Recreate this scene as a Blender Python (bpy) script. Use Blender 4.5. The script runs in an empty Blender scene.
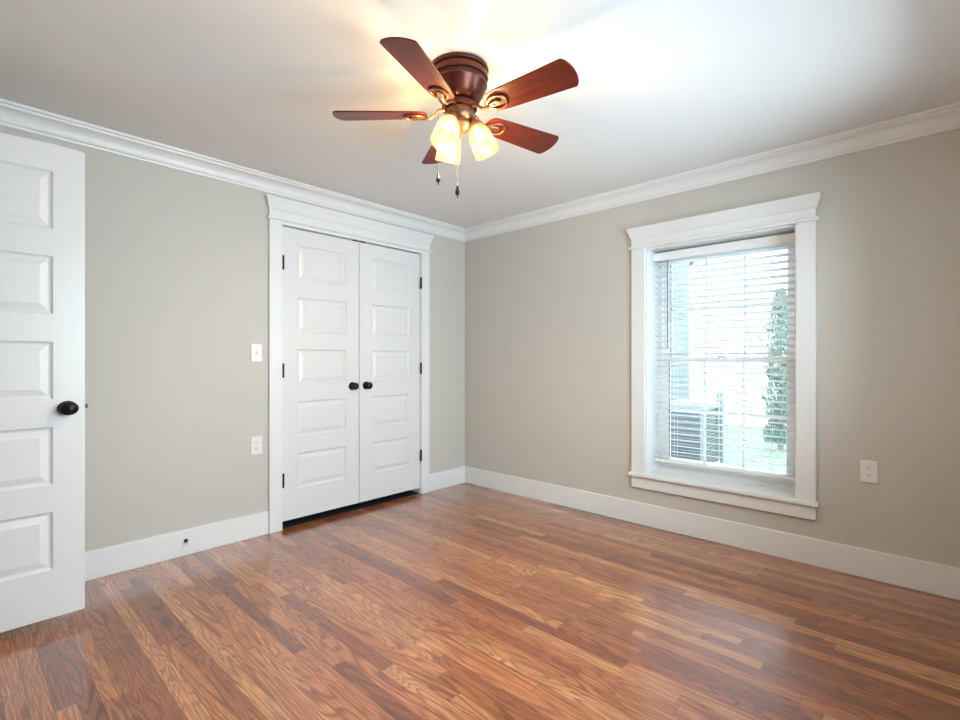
import bpy, bmesh, math, random
from mathutils import Vector, Matrix
random.seed(7)
S = bpy.context.scene
COL = S.collection
PI = math.pi
R = math.radians

# ------------------------------------------------------------------ camera
cam_d = bpy.data.cameras.new('camera'); cam = bpy.data.objects.new('camera', cam_d); COL.objects.link(cam)
cam.location = (-3.322, -3.277, 1.16)
cam.rotation_euler = (R(90), 0, R(-47.15))
cam_d.sensor_width = 36; cam_d.lens = 490.6/960*36; cam_d.clip_start = .02; cam_d.clip_end = 300
S.camera = cam
# ------------------------------------------------------------------ world, daylight, exposure
S.view_settings.view_transform = 'Standard'; S.view_settings.look = 'None'
S.view_settings.exposure = 0.0; S.view_settings.gamma = 1; S.view_settings.use_curve_mapping = False
W = bpy.data.worlds.new('world'); S.world = W; W.use_nodes = True
bg = W.node_tree.nodes['Background']
bg.inputs['Color'].default_value = (.80, .90, 1, 1); bg.inputs['Strength'].default_value = 8.0

def area(name, loc, rot, sx, sy, energy, color, portal=False):
    d = bpy.data.lights.new(name, 'AREA'); d.shape = 'RECTANGLE'; d.size = sx; d.size_y = sy
    d.energy = energy; d.color = color
    o = bpy.data.objects.new(name, d); COL.objects.link(o); o.location = loc; o.rotation_euler = rot
    if portal: d.cycles.is_portal = True
    return o
area('window_portal', (.30, -2.24, 1.16), (0, R(90), 0), 1.6, .95, 1, (1, 1, 1), True)
# daylight through the unseen south window and the doorway behind the camera
area('south_window_daylight', (-1.6, -3.80, 1.40), (R(78), 0, 0), 2.0, 1.3, 55, (.58, .78, 1))
# added lamp outside that window, aimed up as bluish fill for the ceiling
area('south_ceiling_fill', (-1.2, -5.6, -.2), (R(128), 0, 0), 3.0, 1.6, 17, (.38, .66, 1))

# ------------------------------------------------------------------ materials
def mat(name, base=(.8, .8, .8), rough=.5, metal=0, spec=.5):
    m = bpy.data.materials.new(name); m.use_nodes = True
    b = m.node_tree.nodes['Principled BSDF']
    b.inputs['Base Color'].default_value = (*base, 1); b.inputs['Roughness'].default_value = rough
    b.inputs['Metallic'].default_value = metal; b.inputs['Specular IOR Level'].default_value = spec
    return m
class NT:
    def __init__(s, m): s.t = m.node_tree; s.n = s.t.nodes; s.l = s.t.links; s.b = s.n['Principled BSDF']
    def add(s, ty, **k):
        n = s.n.new(ty)
        for a, v in k.items(): setattr(n, a, v)
        return n
    def put(s, sock, v):
        if hasattr(v, 'links'): s.l.new(v, sock)
        else: sock.default_value = v
    def m(s, op, a, b=0.0, c=None):
        n = s.add('ShaderNodeMath', operation=op); s.put(n.inputs[0], a); s.put(n.inputs[1], b)
        if c is not None: s.put(n.inputs[2], c)
        return n.outputs[0]
    def comb(s, x, y, z=0.0):
        n = s.add('ShaderNodeCombineXYZ'); s.put(n.inputs[0], x); s.put(n.inputs[1], y); s.put(n.inputs[2], z); return n.outputs[0]
    def noise(s, vec, scale=1, detail=2, dist=0, rough=.5):
        n = s.add('ShaderNodeTexNoise'); s.put(n.inputs['Vector'], vec); n.inputs['Scale'].default_value = scale
        n.inputs['Detail'].default_value = detail; n.inputs['Distortion'].default_value = dist; n.inputs['Roughness'].default_value = rough
        return n.outputs['Fac']
    def ramp(s, f, stops):
        n = s.add('ShaderNodeValToRGB'); e = n.color_ramp.elements
        while len(e) < len(stops): e.new(.5)
        for i, (p, c) in enumerate(stops): e[i].position = p; e[i].color = (*c, 1) if len(c) == 3 else c
        s.put(n.inputs[0], f); return n.outputs[0]
    def mix(s, f, a, b, mode='MIX'):
        n = s.add('ShaderNodeMix', data_type='RGBA', blend_type=mode); s.put(n.inputs['Factor'], f)
        s.put(n.inputs[6], a if hasattr(a, 'links') else (*a, 1)); s.put(n.inputs[7], b if hasattr(b, 'links') else (*b, 1)); return n.outputs[2]
    def bump(s, h, st, dist=.01):
        n = s.add('ShaderNodeBump'); n.inputs['Strength'].default_value = st; n.inputs['Distance'].default_value = dist
        s.put(n.inputs['Height'], h); s.l.new(n.outputs[0], s.b.inputs['Normal'])

def painted(name, col, rough, scale=90, amt=.03, bump=.08):
    m = mat(name, col, rough); t = NT(m); tc = t.add('ShaderNodeTexCoord').outputs['Object']
    n = t.noise(tc, scale, 3); n2 = t.noise(tc, 1.3, 2)
    c2 = tuple(c*(1-amt) for c in col)
    t.l.new(t.mix(n2, col, c2), t.b.inputs['Base Color']); t.bump(n, bump, .002)
    return m
M_wall = painted('greige_wall_paint', (.575, .545, .495), .6)
M_ceil = painted('ceiling_paint', (.80, .785, .765), .7)
M_trim = painted('white_trim_paint', (.79, .79, .785), .32, 40, .015, .03)
M_door = painted('white_door_paint', (.74, .74, .735), .30, 60, .015, .03)
M_black = mat('oil_rubbed_bronze', (.012, .010, .012), .28, .6)
M_dark = mat('dark_gap', (.02, .018, .018), .7)
M_plastic = mat('white_plastic', (.82, .81, .79), .3)
M_steel = mat('brushed_nickel', (.45, .44, .42), .35, 1)
M_chain = mat('dull_chain_metal', (.10, .09, .08), .55, .5)
M_slat = mat('white_blind_slat', (.82, .85, .86), .45)
M_vinyl = mat('white_vinyl', (.86, .87, .88), .35)
M_drywall_hall = mat('hall_paint', (.5, .46, .40), .7)

def floor_mat():
    m = mat('oak_strip_floor', (.4, .2, .1), .25); t = NT(m)
    tc = t.add('ShaderNodeTexCoord').outputs['Object']; sp = t.add('ShaderNodeSeparateXYZ'); t.l.new(tc, sp.inputs[0])
    x, y = sp.outputs[0], sp.outputs[1]
    BW = .0572
    xs = t.m('DIVIDE', x, BW); bi = t.m('FLOOR', xs); fx = t.m('FRACT', xs)
    w1 = t.add('ShaderNodeTexWhiteNoise', noise_dimensions='1D'); t.l.new(bi, w1.inputs['W'])
    ln = t.m('MULTIPLY_ADD', w1.outputs['Value'], .55, .55)
    ys = t.m('DIVIDE', t.m('MULTIPLY_ADD', w1.outputs['Value'], 37.3, y), ln)
    ei = t.m('FLOOR', ys); fy = t.m('FRACT', ys)
    w2 = t.add('ShaderNodeTexWhiteNoise', noise_dimensions='2D'); t.l.new(t.comb(bi, ei), w2.inputs['Vector'])
    rnd = w2.outputs['Value']; sc = t.add('ShaderNodeSeparateColor'); t.l.new(w2.outputs['Color'], sc.inputs[0])
    r2, r3 = sc.outputs[1], sc.outputs[2]
    base = t.ramp(rnd, [(0, (.31, .088, .034)), (.2, (.43, .138, .050)), (.5, (.55, .195, .072)), (.85, (.66, .255, .098)), (1, (.74, .36, .155))])
    off = t.m('MULTIPLY', rnd, 61.0)
    # broad cathedral grain: contour lines of stretched noise
    gx = t.m('MULTIPLY_ADD', x, 12.0, off); gy = t.m('MULTIPLY_ADD', y, 1.35, t.m('MULTIPLY', r2, 40.0))
    n = t.noise(t.comb(gx, gy, r3), 1.0, 1.5, .6, .35)
    fr = t.m('ABSOLUTE', t.m('SINE', t.m('MULTIPLY', n, t.m('MULTIPLY_ADD', r3, 26.0, 32.0))))
    lines = t.ramp(fr, [(0, (1, 1, 1)), (.35, (.7, .7, .7)), (.75, (0, 0, 0))])
    # pores and streaks along the board
    st = t.noise(t.comb(t.m('MULTIPLY_ADD', x, 260.0, off), t.m('MULTIPLY', y, 7.0)), 1, 3, .1, .6)
    st2 = t.noise(t.comb(t.m('MULTIPLY_ADD', x, 45.0, off), t.m('MULTIPLY', y, 2.2), r2), 1, 3, .2, .55)
    dark = t.mix(1.0, base, (.27, .20, .17), 'MULTIPLY')
    lamt = t.m('MULTIPLY', lines, t.m('MULTIPLY_ADD', r2, .40, .62))
    c = t.mix(lamt, base, dark)
    c = t.mix(t.m('MULTIPLY', t.ramp(st, [(.40, (0, 0, 0)), (.60, (1, 1, 1))]), .75), c, dark)
    c = t.mix(t.m('MULTIPLY', t.ramp(st2, [(.35, (0, 0, 0)), (.75, (1, 1, 1))]), .55), c, t.mix(1.0, base, (.60, .45, .38), 'MULTIPLY'))
    # stain blotches over several boards
    bl = t.noise(tc, 1.7, 3, .4); c = t.mix(t.m('MULTIPLY', t.ramp(bl, [(.45, (0, 0, 0)), (.75, (1, 1, 1))]), .35), c, t.mix(1.0, c, (.62, .50, .45), 'MULTIPLY'))
    ex = t.m('MINIMUM', fx, t.m('SUBTRACT', 1.0, fx)); ey = t.m('MULTIPLY', t.m('MINIMUM', fy, t.m('SUBTRACT', 1.0, fy)), t.m('DIVIDE', ln, BW))
    e = t.m('MINIMUM', ex, ey); seam = t.ramp(e, [(.008, (1, 1, 1)), (.028, (0, 0, 0))])
    c = t.mix(t.m('MULTIPLY', seam, .72), c, (.045, .018, .010))
    t.l.new(c, t.b.inputs['Base Color'])
    t.b.inputs['Roughness'].default_value = .30
    wav = t.noise(t.comb(t.m('MULTIPLY', x, 20.0), t.m('MULTIPLY', y, 3.0)), 1, 1)
    hgt = t.m('SUBTRACT', t.m('MULTIPLY', wav, .6), t.m('MULTIPLY_ADD', seam, .6, t.m('MULTIPLY', lines, .05)))
    t.bump(hgt, .16, .003)
    t.b.inputs['Specular IOR Level'].default_value = .35; t.b.inputs['Coat Weight'].default_value = 1; t.b.inputs['Coat Roughness'].default_value = .17; t.b.inputs['Coat IOR'].default_value = 1.68
    return m
M_floor = floor_mat()

def wood_blade():
    m = mat('cherry_blade', (.2, .04, .02), .38, 0, .35); t = NT(m)
    tc = t.add('ShaderNodeTexCoord').outputs['Object']; mp = t.add('ShaderNodeMapping'); mp.inputs['Scale'].default_value = (4, 60, 60)
    t.l.new(tc, mp.inputs[0]); n = t.noise(mp.outputs[0], 1, 4, .4, .6)
    t.l.new(t.ramp(n, [(.3, (.065, .009, .006)), (.55, (.12, .018, .009)), (.75, (.18, .034, .016))]), t.b.inputs['Base Color'])
    return m
M_blade = wood_blade()
M_bronze = mat('bronze_fan_metal', (.11, .030, .020), .30, .7)
M_brass = mat('brushed_bronze', (.24, .105, .055), .34, .75)

def shade_mat():
    m = bpy.data.materials.new('alabaster_lit_glass'); m.use_nodes = True; nt = m.node_tree
    for n in list(nt.nodes): nt.nodes.remove(n)
    out = nt.nodes.new('ShaderNodeOutputMaterial'); tr = nt.nodes.new('ShaderNodeBsdfTranslucent'); df = nt.nodes.new('ShaderNodeBsdfDiffuse')
    gl = nt.nodes.new('ShaderNodeBsdfGlossy'); em = nt.nodes.new('ShaderNodeEmission'); ad = nt.nodes.new('ShaderNodeAddShader')
    mx = nt.nodes.new('ShaderNodeMixShader'); mx2 = nt.nodes.new('ShaderNodeMixShader')
    nz = nt.nodes.new('ShaderNodeTexNoise'); nz.inputs['Scale'].default_value = 28; nz.inputs['Detail'].default_value = 3; nz.inputs['Distortion'].default_value = 1.2
    tc = nt.nodes.new('ShaderNodeTexCoord'); nt.links.new(tc.outputs['Object'], nz.inputs['Vector'])
    rp = nt.nodes.new('ShaderNodeValToRGB'); rp.color_ramp.elements[0].position = .35; rp.color_ramp.elements[0].color = (.030, .021, .010, 1)
    rp.color_ramp.elements[1].position = .65; rp.color_ramp.elements[1].color = (.050, .042, .027, 1); nt.links.new(nz.outputs['Fac'], rp.inputs[0])
    for b in (tr, df): nt.links.new(rp.outputs[0], b.inputs['Color'])
    gl.inputs['Roughness'].default_value = .1
    em.inputs['Color'].default_value = (1, .80, .48, 1); em.inputs['Strength'].default_value = SHADE_E
    mx.inputs[0].default_value = .35; nt.links.new(tr.outputs[0], mx.inputs[1]); nt.links.new(df.outputs[0], mx.inputs[2])
    mx2.inputs[0].default_value = .05; nt.links.new(mx.outputs[0], mx2.inputs[1]); nt.links.new(gl.outputs[0], mx2.inputs[2])
    nt.links.new(mx2.outputs[0], ad.inputs[0]); nt.links.new(em.outputs[0], ad.inputs[1]); 
    tp = nt.nodes.new('ShaderNodeBsdfTransparent'); tp.inputs[0].default_value = (1, .93, .80, 1)
    mx3 = nt.nodes.new('ShaderNodeMixShader'); mx3.inputs[0].default_value = .46
    nt.links.new(ad.outputs[0], mx3.inputs[1]); nt.links.new(tp.outputs[0], mx3.inputs[2]); nt.links.new(mx3.outputs[0], out.inputs[0])
    return m
SHADE_E = .35
M_shade = shade_mat()
def emis(name, col, st):
    m = bpy.data.materials.new(name); m.use_nodes = True; nt = m.node_tree; b = nt.nodes['Principled BSDF']
    b.inputs['Base Color'].default_value = (*col, 1); b.inputs['Emission Color'].default_value = (*col, 1); b.inputs['Emission Strength'].default_value = st
    return m
M_bulb = emis('glowing_bulb', (1, .85, .60), 6)

def glass():
    m = bpy.data.materials.new('window_glass'); m.use_nodes = True; nt = m.node_tree
    for n in list(nt.nodes): nt.nodes.remove(n)
    out = nt.nodes.new('ShaderNodeOutputMaterial'); tr = nt.nodes.new('ShaderNodeBsdfTransparent'); gl = nt.nodes.new('ShaderNodeBsdfGlossy')
    tr.inputs[0].default_value = (.93, .97, .96, 1); gl.inputs['Roughness'].default_value = .02
    fr = nt.nodes.new('ShaderNodeFresnel'); fr.inputs[0].default_value = 1.3; mx = nt.nodes.new('ShaderNodeMixShader')
    nt.links.new(fr.outputs[0], mx.inputs[0]); nt.links.new(tr.outputs[0], mx.inputs[1]); nt.links.new(gl.outputs[0], mx.inputs[2]); nt.links.new(mx.outputs[0], out.inputs[0])
    return m
M_glass = glass()

# ------------------------------------------------------------------ mesh helpers
def box(bm, x0, x1, y0, y1, z0, z1):
    v = [bm.verts.new(p) for p in ((x0,y0,z0),(x1,y0,z0),(x1,y1,z0),(x0,y1,z0),(x0,y0,z1),(x1,y0,z1),(x1,y1,z1),(x0,y1,z1))]
    for f in ((0,3,2,1),(4,5,6,7),(0,1,5,4),(1,2,6,5),(2,3,7,6),(3,0,4,7)): bm.faces.new([v[i] for i in f])
def rings(bm, rs, cap=True, closed=True):
    """loft a list of equally long vertex rings"""
    V = [[bm.verts.new(p) for p in r] for r in rs]
    n = len(V[0])
    for a, b in zip(V, V[1:]):
        for i in range(n if closed else n-1):
            j = (i+1) % n
            bm.faces.new((a[i], a[j], b[j], b[i]))
    if cap: bm.faces.new(V[0][::-1]); bm.faces.new(V[-1])
    return V
def lathe(bm, prof, seg=40, M=Matrix(), cap=True):
    rings(bm, [[M @ Vector((r*math.cos(2*PI*i/seg), r*math.sin(2*PI*i/seg), z)) for i in range(seg)] for r, z in prof], cap)
def tube(bm, pts, rad, seg=8):
    pts = [Vector(p) for p in pts]; rs = []
    rad = rad if isinstance(rad, (list, tuple)) else [rad]*len(pts)
    up = Vector((0, 0, 1))
    for i, p in enumerate(pts):
        d = (pts[min(i+1, len(pts)-1)] - pts[max(i-1, 0)]).normalized()
        a = d.cross(up if abs(d.dot(up)) < .95 else Vector((1, 0, 0))).normalized(); b = d.cross(a)
        rs.append([p + (a*math.cos(2*PI*k/seg) + b*math.sin(2*PI*k/seg))*rad[i] for k in range(seg)])
    rings(bm, rs)
def obj(name, bm, m, parent=None, smooth=None, bevel=0):
    bmesh.ops.recalc_face_normals(bm, faces=bm.faces)
    me = bpy.data.meshes.new(name); bm.to_mesh(me); bm.free()
    me.materials.append(m)
    o = bpy.data.objects.new(name, me); COL.objects.link(o)
    if parent: o.parent = parent
    if smooth is not None:
        me.polygons.foreach_set('use_smooth', [True]*len(me.polygons))
        me.set_sharp_from_angle(angle=R(smooth))
    if bevel:
        b = o.modifiers.new('bevel', 'BEVEL'); b.width = bevel; b.segments = 2; b.limit_method = 'ANGLE'; b.angle_limit = R(50)
    return o
def B(): return bmesh.new()
def empty(name, loc=(0, 0, 0), rz=0):
    o = bpy.data.objects.new(name, None); COL.objects.link(o); o.location = loc; o.rotation_euler = (0, 0, rz); o.empty_display_size = .1
    return o
def tag(o, label=None, cat=None, group=None, kind=None):
    if label: o['label'] = label
    if cat: o['category'] = cat
    if group: o['group'] = group
    if kind: o['kind'] = kind
    return o
def boxobj(name, dims, m, parent=None, bevel=0):
    b = B(); box(b, *dims); return obj(name, b, m, parent, bevel=bevel)

H = 2.38; WX = -3.68; SY = -3.54; TE = .26; TN = .12
# opening sizes
CL0, CL1, CLZ = -1.787, -.552, 2.088           # closet opening on the north wall
WU0, WU1, WZ0, WZ1 = 1.785, 2.69, .350, 1.945  # window opening on the east wall (u = -Y)
# ------------------------------------------------------------------ structure
def struct(name, bm, m, label, cat, **k):
    return tag(obj(name, bm, m, **k), label, cat, kind='structure')
b = B(); box(b, WX-1.5, TE*.4, SY-.12, .85, -.06, 0); struct('floor', b, M_floor, 'glossy red-brown oak strip floor', 'floor')
b = B(); box(b, WX-1.5, TE, SY-.12, .85, H, H+.12); struct('ceiling', b, M_ceil, 'flat off-white ceiling around the fan', 'ceiling')
b = B(); box(b, WX-.12, CL0, 0, TN, 0, H); box(b, CL1, 0, 0, TN, 0, H); box(b, CL0, CL1, 0, TN, CLZ, H)
struct('wall_north', b, M_wall, 'greige wall with the double closet doors', 'wall')
b = B(); box(b, 0, TE, SY-.12, -WU1, 0, H); box(b, 0, TE, -WU0, .85, 0, H); box(b, 0, TE, -WU1, -WU0, 0, WZ0); box(b, 0, TE, -WU1, -WU0, WZ1, H)
box(b, .11, TE, SY-.12, .85, -.5, 0)
struct('wall_east', b, M_wall, 'greige wall with the blind-covered window', 'wall')
b = B(); box(b, WX-.12, -2.65, SY-.12, SY, 0, H); box(b, -.55, 0, SY-.12, SY, 0, H); box(b, -2.65, -.55, SY-.12, SY, 0, .72); box(b, -2.65, -.55, SY-.12, SY, 2.08, H)
struct('wall_south', b, M_wall, 'greige wall behind the camera', 'wall')
DY0, DY1 = -1.275, -.485
b = B(); box(b, WX-.12, WX, SY, DY0, 0, H); box(b, WX-.12, WX, DY1, 0, 0, H); box(b, WX-.12, WX, DY0, DY1, 2.11, H)
struct('wall_west', b, M_wall, 'greige wall with the open doorway', 'wall')
b = B(); box(b, WX-1.5, WX-1.4, -2.4, .85, 0, H); box(b, WX-1.4, WX-.12, .75, .85, 0, H); box(b, WX-1.4, WX-.12, -2.4, -2.3, 0, H)
struct('wall_hall', b, M_drywall_hall, 'hallway wall beyond the doorway', 'wall')
b = B(); box(b, -2.05, -2.0, TN, .75, 0, H); box(b, -.30, -.25, TN, .75, 0, H); box(b, -2.05, -.25, .75, .80, 0, H)
struct('wall_closet', b, M_wall, 'inner walls of the dark closet', 'wall')

b = B(); box(b, CL0+.004, CL1-.004, .004, .50, 0, .004); struct('floor_closet_shade', b, M_dark, 'dark sheet painting shade on the closet floor under the double doors', 'floor')  # thin dark sheet paints the unlit gap below the closet doors
# baseboards
def base(name, x0, x1, y0, y1, label):
    bm = B(); box(bm, x0, x1, y0, y1, 0, .152); o = struct(name, bm, M_trim, label, 'baseboard', bevel=.003); return o
base('baseboard_north', WX, CL0-.093, -.016, 0, 'white baseboard left of the closet')
base('baseboard_north_east', CL1+.093, 0, -.016, 0, 'short white baseboard between closet and corner')
base('baseboard_east', -.016, 0, SY, -.016, 'long white baseboard under the window')
base('baseboard_south', WX, -.016, SY, SY+.016, 'white baseboard behind the camera')
base('baseboard_west', WX, WX+.016, SY+.016, DY0-.093, 'white baseboard beside the doorway')

# crown moulding, one length per wall, mitred at the corners
CP = [(0, .098), (.010, .098), (.012, .092), (.012, .086), (.018, .082)]
for i in range(7):
    a = i/6*PI/2
    CP.append((.018 + .046*(1-math.cos(a)), .080 - .052*math.sin(a)))
CP += [(.068, .026), (.070, .020), (.070, .015), (.080, .013), (.082, .010), (.082, 0), (0, 0)]
def crown(name, p0, p1, nrm, label):
    p0, p1, nrm = Vector(p0), Vector(p1), Vector(nrm); d = (p1-p0).normalized()
    bm = B(); rings(bm, [[(*(p0 + nrm*p + d*p), H-z) for p, z in CP], [(*(p1 + nrm*p - d*p), H-z) for p, z in CP]])
    struct(name, bm, M_trim, label, 'crown moulding', smooth=40)
crown('trim_1', (WX, 0), (0, 0), (0, -1), 'white crown moulding above the closet')
crown('trim_2', (0, 0), (0, SY), (-1, 0), 'white crown moulding above the window')
crown('trim_3', (0, SY), (WX, SY), (0, 1), 'white crown moulding on the wall behind the camera')
crown('trim_4', (WX, SY), (WX, 0), (1, 0), 'white crown moulding above the doorway')

def head_bm(u0, u1, zb, zt):
    pr = [(.014, 0), (.016, .004), (.016, .012), (.012, .017), (.002, .019), (0, .024)]
    h = zt-zb
    pr += [(0, h-.078), (.006, h-.074), (.006, h-.066), (.010, h-.060), (.014, h-.045), (.018, h-.032), (.023, h-.022), (.025, h-.018), (.025, h-.012), (.028, h-.010), (.028, h)]
    bm = B()
    rings(bm, [[(u0-p, 0, zb+z), (u0-p, -.022-p, zb+z), (u1+p, -.022-p, zb+z), (u1+p, 0, zb+z)] for p, z in pr])
    return bm
# ------------------------------------------------------------------ closet casing
cc = empty('trim_5', ((CL0+CL1)/2, 0, 0)); tag(cc, 'white closet door casing with crown-capped head', 'door casing', kind='structure')
def reloc(o, root):  # children are modelled in room coordinates
    o.parent = root; o.matrix_parent_inverse = Matrix.Translation(-Vector(root.location)); return o
for x0, x1 in ((CL0-.090, CL0), (CL1, CL1+.090)):
    reloc(boxobj('casing_leg', (x0, x1, -.020, 0, 0, CLZ+.022), M_trim, bevel=.002), cc)
reloc(obj('casing_head', head_bm(CL0-.090, CL1+.090, CLZ+.018, 2.252), M_trim, smooth=30), cc)
bm = B(); box(bm, CL0-.0005, CL0+.004, 0, TN, 0, CLZ); box(bm, CL1-.004, CL1+.0005, 0, TN, 0, CLZ); box(bm, CL0, CL1, 0, TN, CLZ-.004, CLZ+.0005)
box(bm, CL0, CL1, -.018, 0, CLZ-.0035, CLZ+.02)
box(bm, CL0+.004, CL1-.004, .040, .052, CLZ-.018, CLZ-.004)
reloc(obj('jamb', bm, M_trim), cc)

# ------------------------------------------------------------------ panelled doors
def leaf_bm(w, z0, z1, T=.035, stile=.112, pz=(.258, .625, .992, 1.359, 1.726), ph=.250, slope=0, rnd=0):
    """five raised panels on both faces; front face is at y=0 looking to -y"""
    bm = B()
    zs = [z0]
    for p in pz: zs += [p, p+ph]
    zs.append(z1)
    for yf, s in ((0, 1), (T, -1)):
        def q(pts): bm.faces.new([bm.verts.new(p) for p in (pts if s == 1 else pts[::-1])])
        def zt(x, z): return z + (slope*(x/w) if z == z1 else 0)
        for i in range(len(zs)-1):
            a, c = zs[i], zs[i+1]
            for xa, xb in ((0, stile), (w-stile, w)):
                q([(xa, yf, a), (xb, yf, a), (xb, yf, zt(xb, c)), (xa, yf, zt(xa, c))])
            if i % 2 == 0: q([(stile, yf, a), (w-stile, yf, a), (w-stile, yf, zt(w-stile, c)), (stile, yf, zt(stile, c))])
            else:
                prev = None
                for ins, dp in ((0, 0), (.004, .0045), (.010, .0085), (.016, .009), (.041, .002), (.043, .0012)):
                    r = [(stile+ins, yf+s*dp, a+ins), (w-stile-ins, yf+s*dp, a+ins), (w-stile-ins, yf+s*dp, c-ins), (stile+ins, yf+s*dp, c-ins)]
                    if prev:
                        for k in range(4): q([prev[k], prev[(k+1) % 4], r[(k+1) % 4], r[k]])
                    prev = r
                q(prev)
    e = [(0, z0), (w, z0), (w, z1+slope), (0, z1)]
    for k in range(4):
        (xa, za), (xb, zb) = e[k], e[(k+1) % 4]
        bm.faces.new([bm.verts.new(p) for p in ((xa, 0, za), (xb, 0, zb), (xb, T, zb), (xa, T, za))])
    bmesh.ops.remove_doubles(bm, verts=bm.verts, dist=1e-5)
    return bm
def knob_bm(d=.062, r=.0275, oval=1.0):
    """knob on the y=0 plane sticking out to -y"""
    bm = B(); Mx = Matrix.Rotation(R(90), 4, 'X')
    pr = [(.031, 0), (.031, .004), (.028, .008), (.014, .011), (.011, .016), (.011, .030), (.018, .034), (r, .042), (r*1.0, .049), (r*.86, .056), (r*.55, .061), (.001, d)]
    lathe(bm, pr, 28, Matrix.Diagonal((oval, 1, 1, 1)) @ Mx)
    return bm
def hinge_bm(z):
    bm = B(); lathe(bm, [(.0075, z-.048), (.0085, z-.047), (.0085, z+.047), (.0075, z+.048)], 12)
    lathe(bm, [(.003, z-.051), (.004, z-.046)], 10); lathe(bm, [(.004, z+.046), (.003, z+.051)], 10)
    return bm
def closet_door(name, x0, x1, hinge_side, label):
    g = .0025; w = x1-x0-2*g
    root = tag(empty(name, (x0+g, .002, 0)), label, 'closet door', kind='structure')
    obj('door_panel', leaf_bm(w, .052, CLZ-.012, pz=(.262, .627, .992, 1.357, 1.722), ph=.244), M_door, root)
    kx = w-.060 if hinge_side < 0 else .060
    k = obj('knob', knob_bm(), M_black, root, smooth=35); k.location = (kx, 0, .960)
    k['label'] = 'round black door knob'
    for z in (1.826, 1.088, .336):
        hh = obj('hinge', hinge_bm(z), M_black, root, smooth=35); hh.location = (-.001 if hinge_side < 0 else w+.002, -.018, 0)
    cx = w-.030 if hinge_side < 0 else .030
    c = boxobj('ball_catch', (cx-.022, cx+.022, -.003, .014, CLZ-.0125, CLZ-.0045), M_black, root)
    return root
XM = -1.1665
closet_door('door_1', CL0+.004, XM, -1, 'left white five-panel closet door, knob at its right edge')
closet_door('door_2', XM, CL1-.004, 1, 'right white five-panel closet door, knob at its left edge')

# open bedroom door at the left edge of the photo
OX1, OY = -2.915, -.489; OW = .762
d3 = tag(empty('door_3', (OX1-OW, OY, 0)), 'open white five-panel door with black knob at far left', 'door', kind='structure')
bm = leaf_bm(OW, .050, 2.066, pz=(.256, .622, .990, 1.358, 1.724), stile=.108, slope=.030)
# ease the top outer corner
for v in bm.verts:
    if v.co.x > OW-.001 and v.co.z > 2.08: v.co.z -= .010
obj('door_panel', bm, M_door, d3, bevel=.0025)
k = obj('knob', knob_bm(.066, .029), M_black, d3, smooth=35); k.location = (OW-.060, 0, .950); k.scale = (1.12, 1, 1); k['label'] = 'oval black door knob'
k = obj('knob', knob_bm(.066, .029), M_black, d3, smooth=35); k.location = (OW-.060, .035, .950); k.rotation_euler = (0, 0, PI)
bm = B(); box(bm, OW, OW+.0015, .006, .029, .923, .980); lp = obj('latch_plate', bm, M_steel, d3)
bm = B(); box(bm, OW+.0015, OW+.012, .011, .024, .944, .962); lb = obj('latch_bolt', bm, M_chain, lp, bevel=.002)
for z in (1.85, 1.08, .30):
    hh = obj('hinge', hinge_bm(z), M_black, d3, smooth=35); hh.location = (-.006, .041, 0)
# doorway casing (outside the frame)
dc = tag(empty('trim_6', (WX, (DY0+DY1)/2, 0)), 'white casing around the bedroom doorway', 'door casing', kind='structure')
for y0, y1 in ((DY0-.09, DY0), (DY1+.052, DY1+.142)):
    reloc(boxobj('casing_leg', (WX, WX+.018, y0, y1, 0, 2.11), M_trim), dc)
reloc(boxobj('casing_head', (WX, WX+.02, DY0-.09, DY1+.142, 2.11, 2.24), M_trim), dc)

# ------------------------------------------------------------------ window on the east wall (local: u right, y into the wall)
win = tag(empty('window_1', (0, 0, 0), R(-90)), 'white double-hung window on the right wall', 'window', kind='structure')
SILL = .362
for a, c in ((WU0-.096, WU0), (WU1, WU1+.096)):
    boxobj('casing_leg', (a, c, -.022, 0, SILL, WZ1+.004), M_trim, win, bevel=.002)
obj('casing_head', head_bm(WU0-.096, WU1+.096, WZ1, 2.092), M_trim, win, smooth=30)
boxobj('stool', (WU0-.112, WU1+.112, -.045, .0, SILL-.022, SILL), M_trim, win, bevel=.004)
boxobj('apron', (WU0-.096, WU1+.096, -.020, 0, .258, SILL-.022), M_trim, win, bevel=.002)
bm = B(); e = .0005
box(bm, WU0-e, WU0+.010, 0, .19, SILL, WZ1); box(bm, WU1-.010, WU1+e, 0, .19, SILL, WZ1); box(bm, WU0, WU1, 0, .19, WZ1-.010, WZ1+e); box(bm, WU0-e, WU1+e, 0, .19, WZ0-e, SILL)
obj('jamb_liner', bm, M_trim, win)
bm = B(); box(bm, WU0, WU0+.038, .19, TE+.02, WZ0, WZ1); box(bm, WU1-.038, WU1, .19, TE+.02, WZ0, WZ1); box(bm, WU0+.0385, WU1-.0385, .189, TE+.02, WZ1-.035, WZ1); box(bm, WU0+.0385, WU1-.0385, .189, TE+.05, WZ0, SILL+.03)
obj('window_frame', bm, M_vinyl, win)
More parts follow.
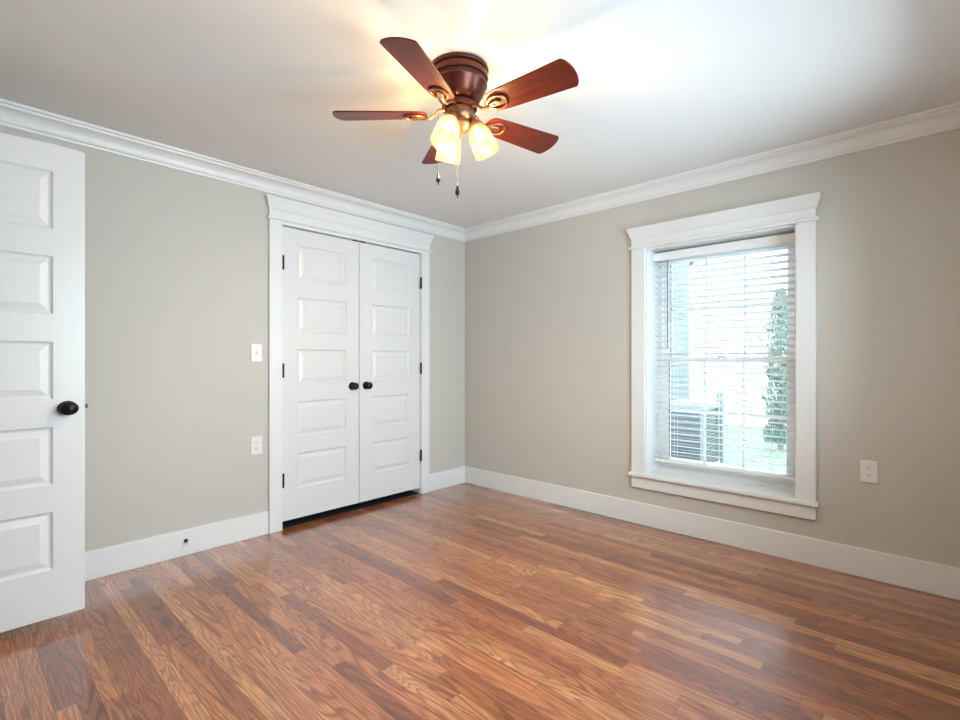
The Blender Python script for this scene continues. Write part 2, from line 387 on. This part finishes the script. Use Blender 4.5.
def sash(name, y0, z0, z1, rail_b, rail_t):
    u0, u1 = WU0+.038, WU1-.038; s = .050; y1 = y0+.030
    bm = B(); box(bm, u0, u0+s, y0, y1, z0, z1); box(bm, u1-s, u1, y0, y1, z0, z1); box(bm, u0+s, u1-s, y0, y1, z0, z0+rail_b); box(bm, u0+s, u1-s, y0, y1, z1-rail_t, z1)
    sh = obj(name, bm, M_vinyl, win, bevel=.002)
    a, c = u0+s, u1-s; zb, zt = z0+rail_b, z1-rail_t; ym = (y0+y1)/2
    bm = B(); box(bm, a, c, ym-.0025, ym+.0025, zb, zt); obj('pane', bm, M_glass, sh)
    bm = B()
    for k in (1, 2):
        u = a+(c-a)*k/3; box(bm, u-.008, u+.008, ym-.008, ym-.0035, zb, zt)
    zc = (zb+zt)/2; box(bm, a, c, ym-.009, ym-.0045, zc-.008, zc+.008); obj('muntin_grid', bm, M_vinyl, sh)
    bm = B(); box(bm, a-.001, a+.005, y0-.0012, y0+.004, zb, zt); g = obj('glazing_gasket', bm, M_dark, sh); g['label'] = 'dark glazing gasket'
sash('lower_sash', .193, SILL+.032, 1.180, .060, .040)
sash('upper_sash', .226, 1.142, WZ1-.036, .040, .040)
bm = B(); box(bm, 2.20, 2.26,   .182, .196, 1.180, 1.192); obj('sash_lock', bm, M_vinyl, win, bevel=.002)

# the blind hanging in the window
bl = tag(empty('window_blind', (.14, -(WU0+WU1)/2, SILL)), 'white horizontal slat blind with slats open in the window', 'window blind')
bl.rotation_euler = (0, 0, R(-90))
hw = (WU1-WU0)/2-.016; z0b = -SILL
boxobj('valance', (-hw-.006, hw+.006, -.045, -.034, 1.862+z0b, 1.920+z0b), M_vinyl, bl, bevel=.003)
boxobj('headrail', (-hw, hw, -.030, .026, 1.878+z0b, 1.914+z0b), M_slat, bl)
bm = B(); n = 33; zt_, zb_ = 1.845, .472; tilt = R(13)
for i in range(n):
    z = zb_+(zt_-zb_)*i/(n-1)+z0b
    pts = []
    for k in range(5):
        s = -1+k*.5; yy = s*.025; zz = .0022*(1-s*s)-yy*math.tan(tilt)
        pts.append((yy, zz))
    ring = lambda u: [(u, yy, z+zz+.0013) for yy, zz in pts] + [(u, yy, z+zz-.0013) for yy, zz in pts[::-1]]
    rings(bm, [ring(-hw), ring(hw)])
obj('slats', bm, M_slat, bl, smooth=40)
boxobj('bottom_rail', (-hw, hw, -.027, .027, .436+z0b, .456+z0b), M_slat, bl, bevel=.003)
for u in (-hw+.14, 0, hw-.14):
    bm = B()
    for yy in (-.0275, .0275): tube(bm, [(u, yy, .45+z0b), (u, yy, 1.89+z0b)], .0009, 6)
    obj('ladder_cord', bm, M_slat, bl)
bm = B(); tube(bm, [(-hw+.096, -.033, 1.880+z0b), (-hw+.096, -.036, 1.86+z0b), (-hw+.096, -.036, 1.24+z0b)], [.002, .0035, .0035], 8)
w_ = obj('tilt_wand', bm, mat('grey_wand', (.16, .18, .18), .3), bl, smooth=40); w_['label'] = 'thin grey tilt wand'

# south window (behind the camera), simple
w2 = tag(empty('window_2', (-1.6, SY, 0)), 'wide white window behind the camera', 'window', kind='structure')
bm = B(); L = 1.05
box(bm, -L, -L+.05, -.10, -.04, .72, 2.08); box(bm, L-.05, L, -.10, -.04, .72, 2.08); box(bm, -L, L, -.10, -.04, .72, .78); box(bm, -L, L, -.10, -.04, 2.02, 2.08); box(bm, -.03, .03, -.10, -.04, .78, 2.02)
obj('window_frame', bm, M_vinyl, w2)
bm = B(); box(bm, -L-.09, -L, 0, .02, .72, 2.08); box(bm, L, L+.09, 0, .02, .72, 2.08); box(bm, -L-.1, L+.1, 0, .03, 2.08, 2.2); box(bm, -L-.1, L+.1, 0, .045, .70, .72)
obj('window_casing', bm, M_trim, w2)
bm = B(); box(bm, -L+.05, L-.05, -.073, -.068, .78, 2.02); obj('pane', bm, M_glass, w2)

# ------------------------------------------------------------------ ceiling fan
FX, FY = -1.870, -1.813
fan = tag(empty('ceiling_fan', (FX, FY, H)), 'dark red-brown five-blade ceiling fan with three lit glass shades', 'ceiling fan')
bm = B()
lathe(bm, [(.110, 0), (.120, -.002), (.122, -.010), (.120, -.016), (.112, -.020), (.112, -.024), (.119, -.028), (.121, -.040), (.119, -.048), (.111, -.052), (.110, -.062), (.117, -.066), (.117, -.074),
           (.112, -.082), (.104, -.100), (.092, -.122), (.078, -.138), (.062, -.148), (.055, -.150)], 56)
mh = obj('motor_housing', bm, M_bronze, fan, smooth=30)
bm = B()
for k in range(20):
    a = 2*PI*k/20; Mx = Matrix.Rotation(a, 4, 'Z')
    vs = [Mx @ Vector(p) for p in ((.1085, -.012, -.0605), (.1122, -.012, -.0605), (.1122, .012, -.0605), (.1085, .012, -.0605), (.1085, -.012, -.0535), (.1122, -.012, -.0535), (.1122, .012, -.0535), (.1085, .012, -.0535))]
    v = [bm.verts.new(p) for p in vs]
    for f in ((0,3,2,1),(4,5,6,7),(0,1,5,4),(1,2,6,5),(2,3,7,6),(3,0,4,7)): bm.faces.new([v[i] for i in f])
o = obj('vent_slot_band', bm, M_dark, mh); o['label'] = 'band of dark vent slots'
bm = B(); lathe(bm, [(.050, -.149), (.070, -.150), (.074, -.154), (.074, -.168), (.070, -.172), (.05, -.173)], 40); obj('flywheel', bm, M_bronze, fan, smooth=30)
bm = B(); lathe(bm, [(.052, -.172), (.060, -.175), (.061, -.190), (.060, -.206), (.054, -.216), (.046, -.220), (.046, -.226), (.050, -.230), (.050, -.238), (.040, -.252), (.026, -.262), (.014, -.268), (.012, -.276), (.006, -.282), (.001, -.284)], 36)
obj('switch_housing', bm, M_brass, fan, smooth=30)
ZB = -.191
def blade_outline():
    r0, r1 = .135, .530; w0, w1 = .054, .071; pts = []
    # root, rounded
    for k in range(9):
        a = PI/2 + PI*k/8
        pts.append((r0+.030+.030*math.cos(a), (w0-.004)*math.sin(a)*(1 if True else 1)))
    # bottom edge to the tip (y negative)
    for k in range(1, 7): pts.append((r0+.03+(r1-.058-r0)*k/6, -(w0+(w1-w0)*k/6)))
    # curved tip
    yt = w1-.002
    for k in range(11):
        s = -1+2*k/10
        pts.append((r1-.018*s*s-(.0 if abs(s) < .99 else .004), yt*s))
    for k in range(6, 0, -1): pts.append((r0+.03+(r1-.058-r0)*k/6, (w0+(w1-w0)*k/6)))
    return pts
OUT = blade_outline()
def iron_bm():
    bm = B()
    # arm from the flywheel out to the blade root
    tube(bm, [(.062, 0, .020), (.085, 0, .018), (.105, 0, .002), (.125, 0, -.012), (.150, 0, -.014), (.170, 0, -.010)], [.008, .007, .006, .006, .007, .005], 8)
    # open heart-shaped plate under the blade
    ring = []
    for k in range(25):
        a = 2*PI*k/24
        ring.append((.190+.042*math.cos(a), .034*math.sin(a)*(1+.18*math.cos(a)), -.0085))
    tube(bm, ring, .0048, 6)
    tube(bm, [(.150, 0, -.010), (.172, .006, -.009), (.196, .009, -.009), (.205, 0, -.009), (.196, -.009, -.009), (.172, -.006, -.009), (.150, 0, -.010)], .006, 6)
    for sx, sy in ((.200, 0), (.172, .026), (.172, -.026)):
        lathe(bm, [(.001, -.015), (.005, -.014), (.006, -.010), (.006, -.005)], 10, Matrix.Translation((sx, sy, 0)))
    return bm
blade0 = None
for i, deg in enumerate((-158, 132, 60, -12, -84)):
    if blade0 is None:
        bm = B(); rings(bm, [[(x, y, -.003) for x, y in OUT], [(x, y, .003) for x, y in OUT]])
        bd = obj('blade', bm, M_blade, fan, bevel=.001); blade0 = bd
        ir = obj('blade_iron', iron_bm(), M_brass, bd, smooth=40); iron0 = ir
    else:
        bd = blade0.copy(); COL.objects.link(bd); bd.parent = fan
        ir = iron0.copy(); COL.objects.link(ir); ir.parent = bd
    bd.location = (0, 0, ZB); bd.rotation_euler = (R(-13), 0, R(deg))
# lamps
LAMPS = (-47, 73, -167)
SP = [(.021, .004), (.024, -.004), (.030, -.012), (.038, -.024), (.045, -.040), (.0495, -.060), (.052, -.082), (.0535, -.104), (.0545, -.122), (.056, -.130)]
for deg in LAMPS:
    ax = Matrix.Rotation(R(deg), 4, 'Z') @ Matrix.Translation((.064, 0, -.232)) @ Matrix.Rotation(R(-24), 4, 'Y')
    bm = B()
    lathe(bm, [(.010, .030), (.017, .027), (.019, .014), (.027, .008), (.030, .000), (.030, -.010), (.0275, -.012)], 28, ax)
    p0 = Matrix.Rotation(R(deg), 4, 'Z') @ Vector((.040, 0, -.200)); pm = Matrix.Rotation(R(deg), 4, 'Z') @ Vector((.056, 0, -.194)); p1 = ax @ Vector((0, 0, .024))
    tube(bm, [p0, pm, p1], .007, 8)
    obj('lamp_socket', bm, M_brass, fan, smooth=35)
    bm = B(); rs = SP + [(r-.003, z) for r, z in SP[::-1]]
    lathe(bm, rs, 36, Matrix(), cap=False)
    sh = obj('lamp_shade', bm, M_shade, fan, smooth=60); sh.matrix_local = ax
    bm = B(); lathe(bm, [(.011, -.004), (.012, -.020), (.017, -.032), (.019, -.044), (.014, -.056), (.001, -.061)], 20)
    bu = obj('bulb', bm, M_bulb, sh, smooth=60)
    ld = bpy.data.lights.new('bulb_light', 'POINT'); ld.energy = 31.0; ld.color = (1, .78, .47); ld.shadow_soft_size = .02
    lo = bpy.data.objects.new('bulb_light', ld); COL.objects.link(lo); lo.parent = sh; lo.location = (0, 0, -.090)
# pull chains: world offsets from the hub
def chain(dx, dy, ztop, zend):
    bm = B(); tube(bm, [(dx, dy, ztop), (dx, dy, zend+.03)], .0011, 6)
    z = ztop
    while z > zend+.03:
        lathe(bm, [(.0004, z+.0018), (.0018, z), (.0004, z-.0018)], 6, Matrix.Translation((dx, dy, 0))); z -= .006
    c = obj('pull_chain', bm, M_chain, fan)
    bm = B(); lathe(bm, [(.002, .034), (.0045, .030), (.005, .022), (.0055, .018), (.0085, .010), (.0095, .002), (.008, -.005), (.003, -.009), (.0015, -.012), (.0035, -.016), (.0005, -.020)], 14, Matrix.Translation((dx, dy, zend)))
    p = obj('pendant', bm, M_black, c, smooth=45); p['label'] = 'small dark teardrop weight'
chain(-.060, .067, -.19, 1.915-H)
chain(-.044, -.032, -.19, 1.842-H)

# ------------------------------------------------------------------ switch, outlets, door stop
def plate_root(name, loc, rz, label, cat): return tag(empty(name, loc, rz), label, cat)
def plate_bm(w=.074, h=.118):
    bm = B(); rs = []
    for ins, y in ((0, 0), (0, -.002), (.003, -.0055), (.006, -.0065)):
        rs.append([(-w/2+ins, y, -h/2+ins), (w/2-ins, y, -h/2+ins), (w/2-ins, y, h/2-ins), (-w/2+ins, y, h/2-ins)])
    rings(bm, rs); return bm
def outlet(loc, rz, label):
    r = plate_root('power_outlet', loc, rz, label, 'power outlet')
    obj('cover_plate', plate_bm(), M_plastic, r)
    for zc in (.0205, -.0205):
        bm = B(); pts = []
        for k in range(20):
            a = 2*PI*k/20; pts.append((max(-.0145, min(.0145, .0172*math.cos(a))), .0142*math.sin(a)+zc))
        rings(bm, [[(x, -.006, z) for x, z in pts], [(x, -.0082, z) for x, z in pts]])
        rc = obj('receptacle', bm, M_plastic, r)
        bm = B(); box(bm, -.0078, -.0052, -.0090, -.0075, zc+.0005, zc+.0095); box(bm, .0050, .0074, -.0090, -.0075, zc+.0015, zc+.0085)
        lathe(bm, [(.0026, .0075), (.0026, .0090)], 10, Matrix.Translation((0, 0, zc-.007)) @ Matrix.Rotation(R(90), 4, 'X'))
        s = obj('slot', bm, M_dark, rc); s['label'] = 'dark socket slots'
    bm = B(); lathe(bm, [(.003, .006), (.0025, .0078)], 10, Matrix.Rotation(R(90), 4, 'X')); obj('screw', bm, M_plastic, r)
outlet((-1.956, 0, .596), 0, 'white power outlet below the light switch, left of the closet')
outlet((0, -3.020, .566), R(-90), 'white power outlet to the right of the window')
r = plate_root('light_switch', (-1.956, 0, 1.207), 0, 'white toggle light switch beside the closet casing', 'light switch')
obj('cover_plate', plate_bm(), M_plastic, r)
bm = B(); box(bm, -.0055, .0055, -.0078, -.006, -.0125, .0125); box(bm, -.0035, .0035, -.018, -.006, -.001, .008); o = obj('toggle', bm, M_plastic, r); 
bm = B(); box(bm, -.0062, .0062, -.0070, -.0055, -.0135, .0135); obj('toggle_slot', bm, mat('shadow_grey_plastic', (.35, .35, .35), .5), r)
for z in (.030, -.030):
    bm = B(); lathe(bm, [(.003, .006), (.0025, .0078)], 10, Matrix.Translation((0, 0, z)) @ Matrix.Rotation(R(90), 4, 'X'))
    obj('screw', bm, M_plastic, r)
ds = tag(empty('door_stop', (-2.374, -.016, .088)), 'small black door stop on the baseboard near the open door', 'door stop')
Mx = Matrix.Rotation(R(90), 4, 'X')
bm = B(); lathe(bm, [(.011, 0), (.011, .003), (.006, .005)], 16, Mx); obj('mounting_disc', bm, M_black, ds, smooth=35)
bm = B(); lathe(bm, [(.0045, .004), (.0045, .050)], 12, Mx); obj('rod', bm, M_black, ds, smooth=35)
bm = B(); lathe(bm, [(.006, .048), (.0085, .052), (.0085, .062), (.006, .064)], 14, Mx); obj('rubber_tip', bm, M_plastic, ds, smooth=35)

# ------------------------------------------------------------------ outside the window
GZ = -.5
def outdoor(name, col, c2, sc, rough=.9):
    m = mat(name, col, rough); t = NT(m); tc = t.add('ShaderNodeTexCoord').outputs['Object']
    t.l.new(t.mix(t.noise(tc, sc, 4), col, c2), t.b.inputs['Base Color']); return m
M_lawn = outdoor('pale_lawn', (.10, .155, .105), (.20, .25, .19), 7)
M_drive = outdoor('pale_concrete', (.50, .50, .47), (.6, .58, .54), 2)
M_siding = mat('white_siding', (.17, .20, .205), .6)
M_ac = mat('grey_condenser_metal', (.05, .065, .066), .5)
M_acw = mat('pale_condenser_casing', (.15, .175, .18), .5)
M_leafd = outdoor('conifer_green', (.12, .175, .16), (.24, .31, .28), 9)
M_bark = mat('bare_bark', (.22, .18, .15), .9)
b = B(); box(b, TE, 4.0, -9, 6, GZ-.1, GZ+.03); struct('bounce_slab', b, mat('pale_bounce_slab', (.42, .42, .41), .8), 'pale unseen slab added to bounce light into the window', 'bounce_slab')  # unseen slab, added to bounce daylight up at the slats and ceiling
b = B(); box(b, 4.0, 10.5, -12, 14, GZ-.1, GZ); struct('lawn', b, M_lawn, 'pale green lawn outside the window', 'lawn')
b = B(); box(b, 10.5, 80, -60, 60, GZ-.1, GZ-.01); struct('driveway', b, M_drive, 'bright concrete drive beyond the lawn', 'driveway')

hs = tag(empty('neighbour_house', (7.95, .80, GZ), R(22)), 'pale house with lap siding outside the left window pane', 'house')
bm = B(); hx0, hx1, hy0, hy1 = 0, 5.0, 0, 8; zz = .12; hh = 4.6
while zz < hh:
    rings(bm, [[(hx0-.018, hy0-.018, zz), (hx1, hy0-.018, zz), (hx1, hy1, zz), (hx0-.018, hy1, zz)], [(hx0, hy0, zz+.13), (hx1, hy0, zz+.13), (hx1, hy1, zz+.13), (hx0, hy1, zz+.13)]]); zz += .13
obj('siding_wall', bm, M_siding, hs)
bm = B(); box(bm, hx0+.02, hx1-.02, hy0+.02, hy1-.02, 0, .13); obj('foundation', bm, M_drive, hs)
bm = B(); e = .35; zr = zz
rings(bm, [[(hx0-e, hy0-e, zr), (hx1+e, hy0-e, zr), (hx1+e, hy1+e, zr), (hx0-e, hy1+e, zr)], [(hx0-e, hy0-e, zr+.15), (hx1+e, hy0-e, zr+.15), (hx1+e, hy1+e, zr+.15), (hx0-e, hy1+e, zr+.15)], [((hx0+hx1)/2-.1, hy0+2, zr+1.7), ((hx0+hx1)/2+.1, hy0+2, zr+1.7), ((hx0+hx1)/2+.1, hy1-2, zr+1.7), ((hx0+hx1)/2-.1, hy1-2, zr+1.7)]])
obj('roof', bm, mat('grey_roof', (.12, .12, .12), .8), hs)
bm = B(); box(bm, hx0-.03, hx0+.09, hy0-.03, hy0+.09, .12, hh); obj('corner_board', bm, M_siding, hs)

ac = tag(empty('air_conditioner', (4.62, -.44, GZ)), 'pale louvred air conditioning unit outside the lower pane', 'air conditioner')
bm = B(); box(bm, -.37, .37, -.33, .33, 0, .05); obj('pad', bm, M_drive, ac)
bm = B(); box(bm, -.33, .33, -.29, .29, .06, .90); obj('coil_core', bm, M_ac, ac)
bm = B(); zz = .10
while zz < .86:
    for x0, x1, y0, y1 in ((-.350, -.332, -.29, .29), (-.33, .33, -.310, -.292), (.332, .350, -.29, .29), (-.33, .33, .292, .310)):
        box(bm, x0, x1, y0, y1, zz, zz+.012)
    zz += .045
obj('louvres', bm, M_acw, ac)
for sx in (-1, 1):
    for sy in (-1, 1): boxobj('corner_post', (sx*.335-.025, sx*.335+.025, sy*.295-.025, sy*.295+.025, .04, .92), M_acw, ac)
bm = B(); rings(bm, [[(-.37, -.33, .91), (.37, -.33, .91), (.37, .33, .91), (-.37, .33, .91)], [(-.37, -.33, .97), (.37, -.33, .97), (.37, .33, .97), (-.37, .33, .97)], [(-.25, -.22, 1.02), (.25, -.22, 1.02), (.25, .22, 1.02), (-.25, .22, 1.02)]])
obj('top_cover', bm, M_acw, ac)
fp = tag(empty('fence_post', (5.21, -.71, GZ)), 'white post with pyramid cap beside the air conditioner', 'post')
bm = B(); box(bm, -.055, .055, -.055, .055, 0, 1.12); obj('post_shaft', bm, mat('post_vinyl', (.20, .225, .23), .5), fp)
bm = B(); rings(bm, [[(-.07, -.07, 1.12), (.07, -.07, 1.12), (.07, .07, 1.12), (-.07, .07, 1.12)], [(-.07, -.07, 1.14), (.07, -.07, 1.14), (.07, .07, 1.14), (-.07, .07, 1.14)], [(-.005, -.005, 1.19), (.005, -.005, 1.19), (.005, .005, 1.19), (-.005, .005, 1.19)]]); obj('post_cap', bm, M_vinyl, fp)

ct = tag(empty('conifer', (7.04, -1.20, GZ)), 'narrow dark green conifer at the right of the window view', 'conifer')
bm = B(); tube(bm, [(0, 0, 0), (.01, 0, 1.4), (0, 0, 2.7)], [.05, .035, .01], 8); obj('trunk', bm, M_bark, ct)
bm = B()
for i in range(4200):
    z = .12+2.8*random.random()**1.15
    rr = (.235*(1-(z/2.98)**6)+.01)*(1+.14*math.sin(z*9)+.08*math.sin(z*23))
    a = random.random()*2*PI; r_ = rr*math.sqrt(random.random())
    c = Vector((r_*math.cos(a), r_*math.sin(a), z)); up = Vector((math.cos(a)*.5, math.sin(a)*.5, 1)).normalized()
    sd = Vector((-math.sin(a+random.uniform(-1, 1)), math.cos(a+random.uniform(-1, 1)), 0)); l = random.uniform(.05, .11)
    v = [bm.verts.new(p) for p in (c-sd*.014, c+sd*.014, c+sd*.008+up*l, c-sd*.008+up*l)]; bm.faces.new(v)
obj('foliage', bm, M_leafd, ct)

def bare_tree(x, y, h, seed, label):
    rnd = random.Random(seed); t = tag(empty('bare_tree', (x, y, GZ)), label, 'tree', 'bare winter trees beyond the drive'); bm = B()
    def grow(p, d, l, r, lev):
        q = p+d*l; m_ = p+d*l*.5+Vector((rnd.uniform(-1, 1), rnd.uniform(-1, 1), 0))*l*.05
        tube(bm, [p, m_, q], [r, r*.8, r*.6], 5)
        if lev == 0: return
        for k in range(4 if lev > 1 else 3):
            nd = (d+Vector((rnd.uniform(-1, 1), rnd.uniform(-1, 1), rnd.uniform(-.2, .6)))*.75).normalized()
            grow(p+d*l*rnd.uniform(.55, 1), nd, l*rnd.uniform(.55, .75), r*.5, lev-1)
    grow(Vector((0, 0, 0)), Vector((0, 0, 1)), h*.38, h*.014, 4)
    obj('trunk', bm, M_bark, t)
bare_tree(27.5, 3.4, 6.5, 3, 'bare brown tree farthest left behind the post')
bare_tree(25.0, .2, 5.4, 5, 'bare brown tree in the middle of the lower panes')
bare_tree(27.0, -2.2, 6.0, 8, 'bare brown tree just left of the conifer')
bare_tree(24.0, -4.6, 5.5, 11, 'bare brown tree behind the conifer')
